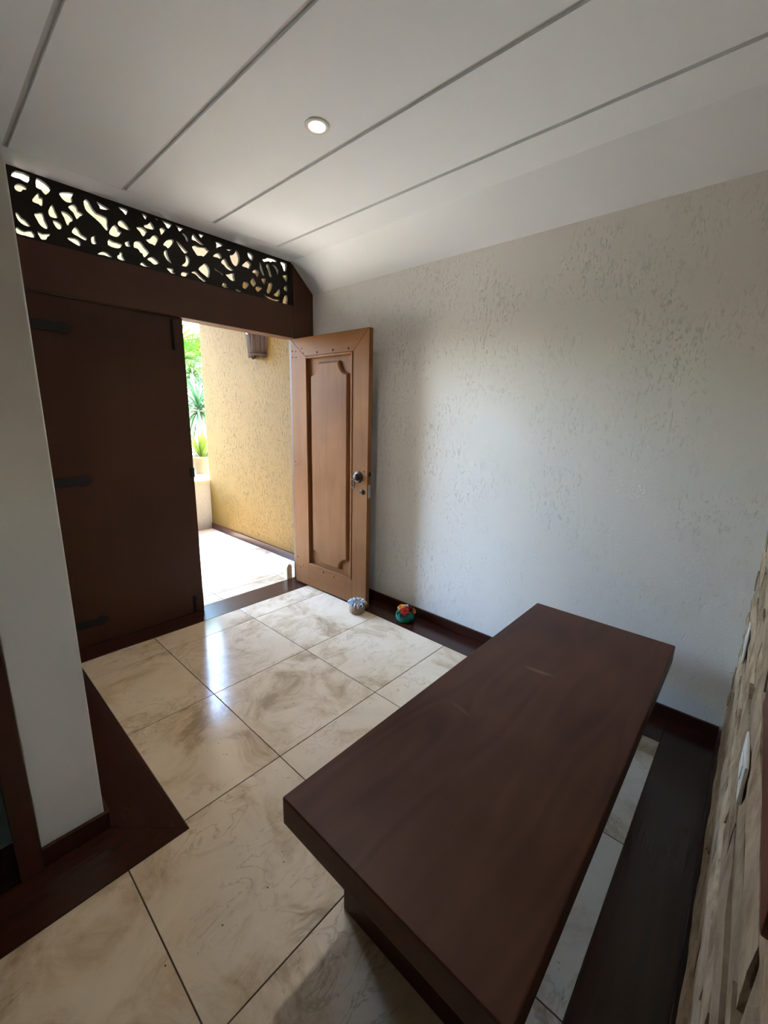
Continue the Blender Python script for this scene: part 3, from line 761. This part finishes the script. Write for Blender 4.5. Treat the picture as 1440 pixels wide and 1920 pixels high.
# ================================================================ ceiling lamp
LX, LY = -1.05, -0.925
dl = empty('downlight', (LX, LY, ZC))
tag(dl, 'small round recessed ceiling lamp with white ring, switched on', 'lamp')
bm = bmesh.new()
add_lathe(bm, [(0.048, -0.002), (0.050, 0.0), (0.050, -0.004), (0.046, -0.007), (0.034, -0.006), (0.031, -0.003), (0.031, 0.0)], (0,0,0), n=40, close=False)
link('trim_ring', mesh_of(bm, 'trim_ring', True, 0.8), plain('white_ring', (0.78, 0.76, 0.73), 0.35), dl)
bm = bmesh.new()
add_lathe(bm, [(0.031, -0.0015), (0.02, -0.004), (0.0, -0.005)], (0,0,0), n=32)
link('lens', mesh_of(bm, 'lens', True), emit('warm_lens', (1.0, 0.86, 0.66), 18.0), dl)
sp = bpy.data.lights.new('downlight_beam', 'SPOT')
sp.energy = 12; sp.color = (1.0, 0.90, 0.78); sp.spot_size = math.radians(130); sp.spot_blend = 0.8; sp.shadow_soft_size = 0.06
so = bpy.data.objects.new('downlight_beam', sp); COL.objects.link(so); so.parent = dl; so.location = (0, 0, -0.012)

# ================================================================ door stops
def sack(name, loc, prof, m, seed, lump):
    rnd = random.Random(seed)
    root = empty(name, loc)
    bm = bmesh.new()
    add_lathe(bm, prof, n=40)
    ph = [rnd.uniform(0, 6.28) for _ in range(6)]
    for v in bm.verts:
        a = math.atan2(v.co.y, v.co.x)
        k = 1 + lump*(math.sin(5*a+ph[0])*0.5 + math.sin(9*a+ph[1]+v.co.z*40)*0.35 + math.sin(14*a+ph[2])*0.25)
        if v.co.z > 0.004:
            v.co.x *= k; v.co.y *= k
    link('cloth_body', mesh_of(bm, 'cloth_body', True), MT[m], root)
    return root
s1 = sack('door_stop', (-0.275, -0.395, 0.0005), [(0.0, 0), (0.045, 0), (0.056, 0.008), (0.060, 0.025), (0.058, 0.045), (0.050, 0.062), (0.036, 0.075), (0.0, 0.082)], 'burlap', 5, 0.035)
tag(s1, 'small beige cloth sack door stop with blue and white curls at the open door', 'door stop', 'cloth door stops')
rnd = random.Random(11)
for k in range(22):             # curled ribbon loops on top
    a = k*2.399; rr = 0.012 + 0.038*math.sqrt((k+0.5)/22)
    z0 = 0.088 - 7*rr*rr
    c = Vector((math.cos(a)*rr, math.sin(a)*rr, z0))
    out = Vector((math.cos(a), math.sin(a), 0)); side = Vector((-math.sin(a), math.cos(a), 0))
    bm = bmesh.new()
    pts = []
    for t in range(9):
        th = math.pi*1.15*t/8
        pts.append(c + out*(0.013*(1-math.cos(th))) + Vector((0, 0, 0.016*math.sin(th) - 0.004*t/8)) + side*rnd.uniform(-.0015, .0015))
    add_tube(bm, pts, [0.003, 0.0048, 0.0055, 0.0058, 0.0058, 0.0055, 0.005, 0.004, 0.0028], 7)
    link('ribbon_loop', mesh_of(bm, 'ribbon_loop', True), MT['white_cloth'] if rr > 0.038 or k % 5 == 0 else MT['blue'], s1)
for a in (3.6, 4.6, 5.5):
    bm = bmesh.new()
    add_lathe(bm, [(0, -0.006), (0.005, -0.003), (0.006, 0.001), (0.003, 0.005), (0, 0.006)], (math.cos(a)*0.05, math.sin(a)*0.05, 0.066), n=10, close=False)
    link('dark_bead', mesh_of(bm, 'dark_bead', True), MT['navy'], s1)

s2 = sack('door_stop', (-0.118, -0.735, 0.0005), [(0.0, 0), (0.05, 0), (0.063, 0.010), (0.069, 0.032), (0.066, 0.056), (0.055, 0.076), (0.038, 0.088), (0.0, 0.092)], 'green_cloth', 9, 0.03)
tag(s2, 'small green cloth sack door stop with red and orange flowers by the skirting board', 'door stop', 'cloth door stops')
def flower(c, tilt, r, m, petals, seed):
    rnd = random.Random(seed)
    n = Vector(tilt).normalized(); a1 = n.orthogonal().normalized(); a2 = n.cross(a1)
    bm = bmesh.new()
    for lay in range(2):
        for k in range(petals):
            a = 2*math.pi*(k + 0.5*lay)/petals + rnd.uniform(-.1, .1)
            d = a1*math.cos(a) + a2*math.sin(a); s = a1*-math.sin(a) + a2*math.cos(a)
            L = r*(1.0 if lay == 0 else 0.68); wdt = r*0.36; up = 0.25 + 0.5*lay
            row = []
            for t, ww in ((0.05, 0.25), (0.45, 1.0), (0.8, 0.85), (1.0, 0.25)):
                ctr = Vector(c) + d*(L*t) + n*(L*up*t)
                row.append([bm.verts.new(ctr - s*wdt*ww + n*0.002), bm.verts.new(ctr - n*0.002), bm.verts.new(ctr + s*wdt*ww + n*0.002)])
            for i in range(3):
                for j in range(2):
                    bm.faces.new((row[i][j], row[i][j+1], row[i+1][j+1], row[i+1][j]))
    o = link('flower', mesh_of(bm, 'flower', True), MT[m], s2)
    sm = o.modifiers.new('thick', 'SOLIDIFY'); sm.thickness = 0.0022
    return o
flower((-0.034, -0.022, 0.088), (-0.5, -0.5, 0.9), 0.034, 'red', 6, 1)
flower((-0.022, 0.016, 0.098), (-0.4, 0.1, 1.0), 0.032, 'orange', 6, 2)
flower((0.018, 0.004, 0.100), (0.1, 0.1, 1.0), 0.022, 'white_cloth', 5, 3)
flower((0.020, -0.034, 0.092), (0.2, -0.7, 0.9), 0.032, 'darkred', 6, 4)
flower((0.030, -0.052, 0.078), (0.3, -0.9, 0.4), 0.022, 'orange', 5, 5)
flower((-0.060, 0.006, 0.070), (-1, 0.0, 0.35), 0.022, 'green_cloth', 5, 6)
flower((-0.058, -0.018, 0.060), (-0.9, -0.3, 0.2), 0.016, 'navy', 5, 7)

# ================================================================ things on the stone wall
def plate(name, x0, x1, z0, z1, label):
    r = empty(name, ((x0+x1)/2, SY+0.002, z0))
    w = (x1-x0)/2; h = z1-z0
    box('cover_plate', (-w, 0, 0), (w, 0.006, h), MT['switch'], r, bev=0.003)
    box('rocker', (-w*0.4, 0.006, h*0.3), (w*0.4, 0.008, h*0.7), MT['switch'], r, bev=0.001, seg=1)
    tag(r, label, 'switch plate', 'switch plates on the stone wall')
    return r
plate('switch_plate', -0.50, -0.42, 0.63, 0.76, 'white plastic switch plate on the stone wall near the corner with the white wall')
plate('switch_plate', -1.46, -1.34, 0.80, 0.875, 'white plastic switch plate on the stone wall nearer the camera')
hf = empty('wooden_frame', (-1.80, SY+0.001, 1.085))
tag(hf, 'red brown wooden frame hung on the stone wall at the right edge', 'frame')
box('frame_bar', (-0.17, 0, 0), (0.17, 0.018, 0.04), MT['frame_wood'], hf, bev=0.003)
box('frame_bar', (-0.17, 0, 0.51), (0.17, 0.018, 0.55), MT['frame_wood'], hf, bev=0.003)
box('frame_bar', (-0.17, 0, 0.0405), (-0.13, 0.018, 0.5095), MT['frame_wood'], hf, bev=0.003)
box('frame_bar', (0.13, 0, 0.0405), (0.17, 0.018, 0.5095), MT['frame_wood'], hf, bev=0.003)
box('backing_board', (-0.13, 0.002, 0.04), (0.13, 0.008, 0.51), MT['frame_wood'], hf)

# ================================================================ outside
yw = box('wall_outside', (0.08, 0.505, -0.06), (0.33, 2.62, 2.755), MT['yellow'])
tag(yw, 'yellow exterior wall with scratched plaster seen through the open door', 'wall', kind=ST)
yl = box('wall_light_block', (-2.5, 0.602, -0.06), (-2.2, 2.45, 2.755), MT['yellow'])  # unseen wall added to keep skylight from the left off the open leaf
tag(yl, 'unseen yellow wall added left of the porch to block light', 'wall', kind=ST)
ob = box('baseboard_outside', (0.065, 0.51, 0.0), (0.08, 2.615, 0.075), MT['wood_y'], bev=0.003)
tag(ob, 'brown skirting board along the foot of the yellow exterior wall', 'baseboard', kind=ST)
jb = prism('jamb_base', [(0, 0), (0.052, 0), (0.052, 0.115), (0.036, 0.135), (0.014, 0.135), (0, 0.11)], (-0.262, 0.515, 0), (1,0,0), (0,0,1), (0,1,0), 0.06, MT['cream_block'], bev=0.004)
tag(jb, 'small cream stone block at the foot of the open door outside', 'stone block')
pf_ = box('floor_porch', (-2.5, 0.602, -0.12), (0.33, 2.62, -0.0014), MT['grout'])
tag(pf_, 'pale polished travertine porch floor outside the open door', 'floor', kind=ST)
PX = [-2.2] + [-1.466 + 0.6*k for k in range(-1, 3)] + [0.08]
PY = [0.512, 0.66, 1.26, 1.86, 2.46, 2.62]
for i in range(len(PX)-1):
    for j in range(len(PY)-1):
        x0, x1, y0, y1 = PX[i], PX[i+1], PY[j], PY[j+1]
        if y0 < 0.6: x0 = max(x0, -2.07)
        if y0 < 0.6: x1 = min(x1, 0.0)
        if x1-x0 < 0.02: continue
        prism('tile', [(x0+G, y0+G), (x1-G, y0+G), (x1-G, y1-G), (x0+G, y1-G)], (0, 0, -0.02), (1,0,0), (0,1,0), (0,0,1), 0.02, MT['travertine'], pf_, bev=0.0009, seg=1)
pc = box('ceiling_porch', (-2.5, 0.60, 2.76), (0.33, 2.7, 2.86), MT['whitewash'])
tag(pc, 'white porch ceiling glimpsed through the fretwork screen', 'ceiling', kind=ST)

pw = empty('planter_wall', (-1.3, 2.64, 0))
tag(pw, 'low whitewashed planter wall beyond the yellow wall', 'wall')
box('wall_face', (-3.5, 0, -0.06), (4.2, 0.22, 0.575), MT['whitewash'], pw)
box('coping', (-3.5, -0.02, 0.5755), (4.2, 0.26, 0.625), MT['cream'], pw, bev=0.006)
gd = box('ground_garden', (-4.8, 2.905, 0.0), (6.0, 8.6, 0.60), MT['soil'])
tag(gd, 'raised garden soil behind the planter wall', 'ground', kind=ST)
gw = box('wall_garden', (-4.8, 8.6, 0.0), (6.0, 8.8, 1.9), MT['wall_green'])
tag(gw, 'dark green garden wall far behind the plants', 'wall', kind=ST)

# wall lamp of dark twigs
sc = empty('wall_lamp', (0.08, 1.346, 1.985))
tag(sc, 'dark twig wall lamp on the yellow exterior wall', 'lamp')
rnd = random.Random(21)
bm = bmesh.new()
N = 58
for k in range(N):
    a = math.pi*(k+0.5)/N + rnd.uniform(-.03, .03)
    def at(z, j=0.0):
        s = 1 + 0.28*z/0.30
        return Vector((-0.118*s*math.sin(a+j), 0.098*s*math.cos(a+j), z))
    j1, j2 = rnd.uniform(-.1, .1), rnd.uniform(-.12, .12)
    add_tube(bm, [at(rnd.uniform(-.012, .01)), at(0.10, j1*0.5), at(0.20, j1), at(0.30+rnd.uniform(-.01, .015), j2)], [rnd.uniform(.004, .0065) for _ in range(4)], 6)
tg = link('twig_shade', mesh_of(bm, 'twig_shade', True), MT['twig'], sc)
tg['kind'] = 'stuff'
for z, s in ((0.018, 1.0), (0.285, 1.27)):
    bm = bmesh.new()
    add_tube(bm, [(-0.124*s*math.sin(math.pi*k/16), 0.104*s*math.cos(math.pi*k/16), z) for k in range(17)], 0.008, 6)
    link('twig_band', mesh_of(bm, 'twig_band', True), MT['twig'], sc)
box('back_plate', (-0.012, -0.06, 0.03), (0, 0.06, 0.25), MT['iron'], sc)
bm = bmesh.new()
lr = []
for z, s in ((0.01, 0.93), (0.15, 1.05), (0.29, 1.19)):
    lr.append([bm.verts.new((-0.118*s*math.sin(math.pi*k/18), 0.098*s*math.cos(math.pi*k/18), z)) for k in range(19)])
for i in range(2):
    for k in range(18):
        bm.faces.new((lr[i][k], lr[i][k+1], lr[i+1][k+1], lr[i+1][k]))
li = link('gap_liner', mesh_of(bm, 'gap_liner', True), MT['iron'], sc)  # dark half cylinder added so no light shows between the twigs
li.modifiers.new('thick', 'SOLIDIFY').thickness = 0.002
bm = bmesh.new()
add_tube(bm, [(-0.14, -0.02, 0.22), (-0.147, -0.005, 0.235), (-0.146, 0.012, 0.228), (-0.15, 0.0, 0.205), (-0.145, -0.018, 0.195)], 0.006, 7)
link('glint_curl', mesh_of(bm, 'glint_curl', True), MT['white_cloth'], sc)  # pale curl stands in for the bright glint at the lamp's top

# plants
def blade_mesh(L, w, droop, seg=7, fold=0.25):
    """one long leaf starting at the origin along +x, rising then drooping"""
    bm = bmesh.new()
    rows = []
    for i in range(seg+1):
        t = i/seg
        x = L*(t - 0.18*droop*t*t); z = L*(0.12*t - 0.55*droop*t*t)
        ww = w*math.sin(math.pi*(0.12 + 0.88*t))**0.7 if i < seg else 0.0005
        rows.append([bm.verts.new((x, -ww, z + fold*ww)), bm.verts.new((x, 0, z)), bm.verts.new((x, ww, z + fold*ww))])
    for i in range(seg):
        for j in range(2):
            bm.faces.new((rows[i][j], rows[i][j+1], rows[i+1][j+1], rows[i+1][j]))
    return mesh_of(bm, 'leaf', True)
def fan_mesh(R, n=16):
    """one fan palm leaf: stalk along +x, fingers spread at its end"""
    bm = bmesh.new()
    add_tube(bm, [(0, 0, 0), (R*0.5, 0, R*0.12), (R, 0, R*0.08)], [0.009, 0.007, 0.005], 5)
    for k in range(n):
        a = math.radians(-115 + 230*k/(n-1))
        d = Vector((math.cos(a), math.sin(a), 0)); s = Vector((-math.sin(a), math.cos(a), 0))
        L = R*(0.95 - 0.25*abs(a)/2.0); rows = []
        for i in range(5):
            t = i/4
            c = Vector((R, 0, R*0.08)) + d*L*t + Vector((0, 0, 0.12*L*t - 0.42*L*t*t))
            ww = R*0.045*(1-t)**0.6*(0.4+1.2*t) + 0.0005
            rows.append([bm.verts.new(c - s*ww), bm.verts.new(c + Vector((0,0,-ww*.4))), bm.verts.new(c + s*ww)])
        for i in range(4):
            for j in range(2):
                bm.faces.new((rows[i][j], rows[i][j+1], rows[i+1][j+1], rows[i+1][j]))
    return mesh_of(bm, 'fan_leaf', True)
def plant(name, label, cat, loc, stem_h, n, meshes, mat, tilt, seed, stem_r=0.04, name_leaf='leaf', spread=0.0, stem_m='stem', group=None):
    rnd = random.Random(seed)
    root = empty(name, loc)
    tag(root, label, cat, group)
    if stem_h > 0:
        bm = bmesh.new()
        add_tube(bm, [(0, 0, 0), (0.02, 0.01, stem_h*0.5), (0, 0, stem_h)], [stem_r*1.2, stem_r, stem_r*0.8], 10)
        link('stem', mesh_of(bm, 'stem', True), MT[stem_m], root)
    for me in meshes:
        if not me.materials: me.materials.append(MT[mat])
    for k in range(n):
        o = bpy.data.objects.new(name_leaf, meshes[k % len(meshes)])
        COL.objects.link(o); o.parent = root
        t = k/max(1, n-1)
        el = tilt[0] + (tilt[1]-tilt[0])*t + rnd.uniform(-.12, .12)
        az = k*2.399 + rnd.uniform(-.2, .2)
        o.location = (math.cos(az)*spread*t, math.sin(az)*spread*t, stem_h + (0 if stem_h else 0.0) - 0.02*t)
        o.rotation_euler = (rnd.uniform(-.3, .3), -el, az)
        s = rnd.uniform(0.8, 1.15); o.scale = (s, s, s)
    return root
fanA = [fan_mesh(0.52), fan_mesh(0.44, 14)]
bladeA = [blade_mesh(0.75, 0.022, 0.6), blade_mesh(0.6, 0.02, 0.35)]
bladeB = [blade_mesh(0.42, 0.020, 0.35), blade_mesh(0.34, 0.024, 0.2)]
bladeC = [blade_mesh(0.68, 0.016, 0.8, 9), blade_mesh(0.56, 0.016, 1.1, 9)]
PG = 'palms in the garden beyond the porch'
plant('fan_palm', 'tall bright green fan palm seen through the gap beside the yellow wall', 'palm', (1.15, 5.3, 0.58), 1.55, 36, fanA, 'green', (1.4, -0.4), 31, group=PG)
plant('grass_palm', 'drooping blue green narrow leaved palm behind the potted plant', 'palm', (0.62, 3.95, 0.58), 0.9, 110, bladeC, 'bluegreen', (1.5, -0.5), 32, 0.05, group=PG)
plant('fan_palm', 'fan palm standing deepest in the garden behind the other palms', 'palm', (1.75, 7.2, 0.58), 1.3, 30, [fan_mesh(0.6, 18)], 'bluegreen', (1.4, -0.3), 33, group=PG)
plant('spiky_shrub', 'low spiky green shrub right behind the planter wall', 'shrub', (1.95, 3.9, 0.58), 0.3, 40, bladeA, 'bluegreen', (1.5, 0.1), 34, 0.03, group='spiky shrubs in the planter bed')
plant('spiky_shrub', 'low spiky green shrub close behind the planter wall at its left', 'shrub', (-0.75, 3.6, 0.58), 0.12, 34, bladeA, 'green', (1.4, 0.1), 35, 0.03, group='spiky shrubs in the planter bed')
plant('spiky_shrub', 'low yellow green spiky shrub in the middle of the planter bed', 'shrub', (-0.2, 4.9, 0.58), 0.12, 34, bladeB, 'yellowgreen', (1.5, 0.2), 36, 0.03, group='spiky shrubs in the planter bed')
# potted plant on the planter wall
po = plant('potted_plant', 'upright yellow green plant in a tan clay pot beyond the yellow wall', 'plant', (0.37, 3.42, 0.6005), 0.24, 30, bladeB, 'yellowgreen', (1.5, 0.55), 37, 0.02, spread=0.05)
bm = bmesh.new()
add_lathe(bm, [(0.0, 0), (0.095, 0), (0.115, 0.06), (0.14, 0.20), (0.15, 0.215), (0.15, 0.245), (0.137, 0.247), (0.130, 0.215), (0.0, 0.213)], n=36, close=False)
link('pot', mesh_of(bm, 'pot', True, 0.9), MT['clay'], po)
bm = bmesh.new()
add_lathe(bm, [(0.0, 0.222), (0.128, 0.22)], n=24, close=False)
link('soil', mesh_of(bm, 'soil'), MT['soil'], po)

# leafy trees further back
def tree(loc, hgt, rad, nleaf, seed, label, mat):
    rnd = random.Random(seed)
    root = empty('leafy_tree', loc)
    tag(root, label, 'tree', 'leafy trees at the back of the garden')
    bm = bmesh.new()
    add_tube(bm, [(0, 0, 0), (0.06, 0.03, hgt*0.3), (-0.04, 0.02, hgt*0.6), (0.02, 0, hgt*0.85)], [0.11, 0.09, 0.06, 0.02], 9)
    for k in range(6):
        a = k*1.05 + rnd.uniform(-.2, .2); z0 = hgt*(0.3 + 0.07*k)
        add_tube(bm, [(0, 0, z0), (math.cos(a)*rad*0.45, math.sin(a)*rad*0.45, z0+0.35), (math.cos(a)*rad*0.8, math.sin(a)*rad*0.8, z0+0.75)], [0.045, 0.03, 0.01], 6)
    link('trunk', mesh_of(bm, 'trunk', True), MT['stem'], root)
    vs_, fs = [], []
    clumps = [Vector((rnd.gauss(0, .42)*rad, rnd.gauss(0, .42)*rad, hgt*0.58 + rnd.uniform(-.42, .42)*hgt)) for _ in range(26)]
    for k in range(nleaf):
        c = rnd.choice(clumps) + Vector((rnd.gauss(0, 1), rnd.gauss(0, 1), rnd.gauss(0, 1)))*0.2*rad
        d = Vector((rnd.gauss(0, 1), rnd.gauss(0, 1), rnd.gauss(-.3, .7))).normalized()
        s = d.orthogonal().normalized(); L = rnd.uniform(.09, .16); w = L*0.3
        n0 = len(vs_)
        up = d.cross(s)*0.012
        vs_ += [c, c+d*L*.5-s*w+up, c+d*L, c+d*L*.5+s*w+up]
        fs.append((n0, n0+1, n0+2)); fs.append((n0, n0+2, n0+3))
    me = bpy.data.meshes.new('foliage'); me.from_pydata([tuple(v) for v in vs_], [], fs)
    f = link('foliage', me, MT[mat], root); f['kind'] = 'stuff'
tree((-1.2, 7.0, 0.59), 3.4, 1.1, 5000, 51, 'leafy green tree at the left of the garden trees', 'green')
tree((1.2, 11.0, 0.0), 4.6, 1.3, 6000, 52, 'leafy green tree in the middle of the garden trees', 'bluegreen')
tree((5.4, 10.6, 0.0), 4.6, 1.3, 6000, 53, 'leafy green tree at the right of the garden trees', 'green')

fg = box('ground_far', (-8.0, 8.8, -0.2), (9.0, 14.0, 0.0), MT['soil'])
tag(fg, 'ground behind the garden wall carrying the far trees', 'ground', kind=ST)
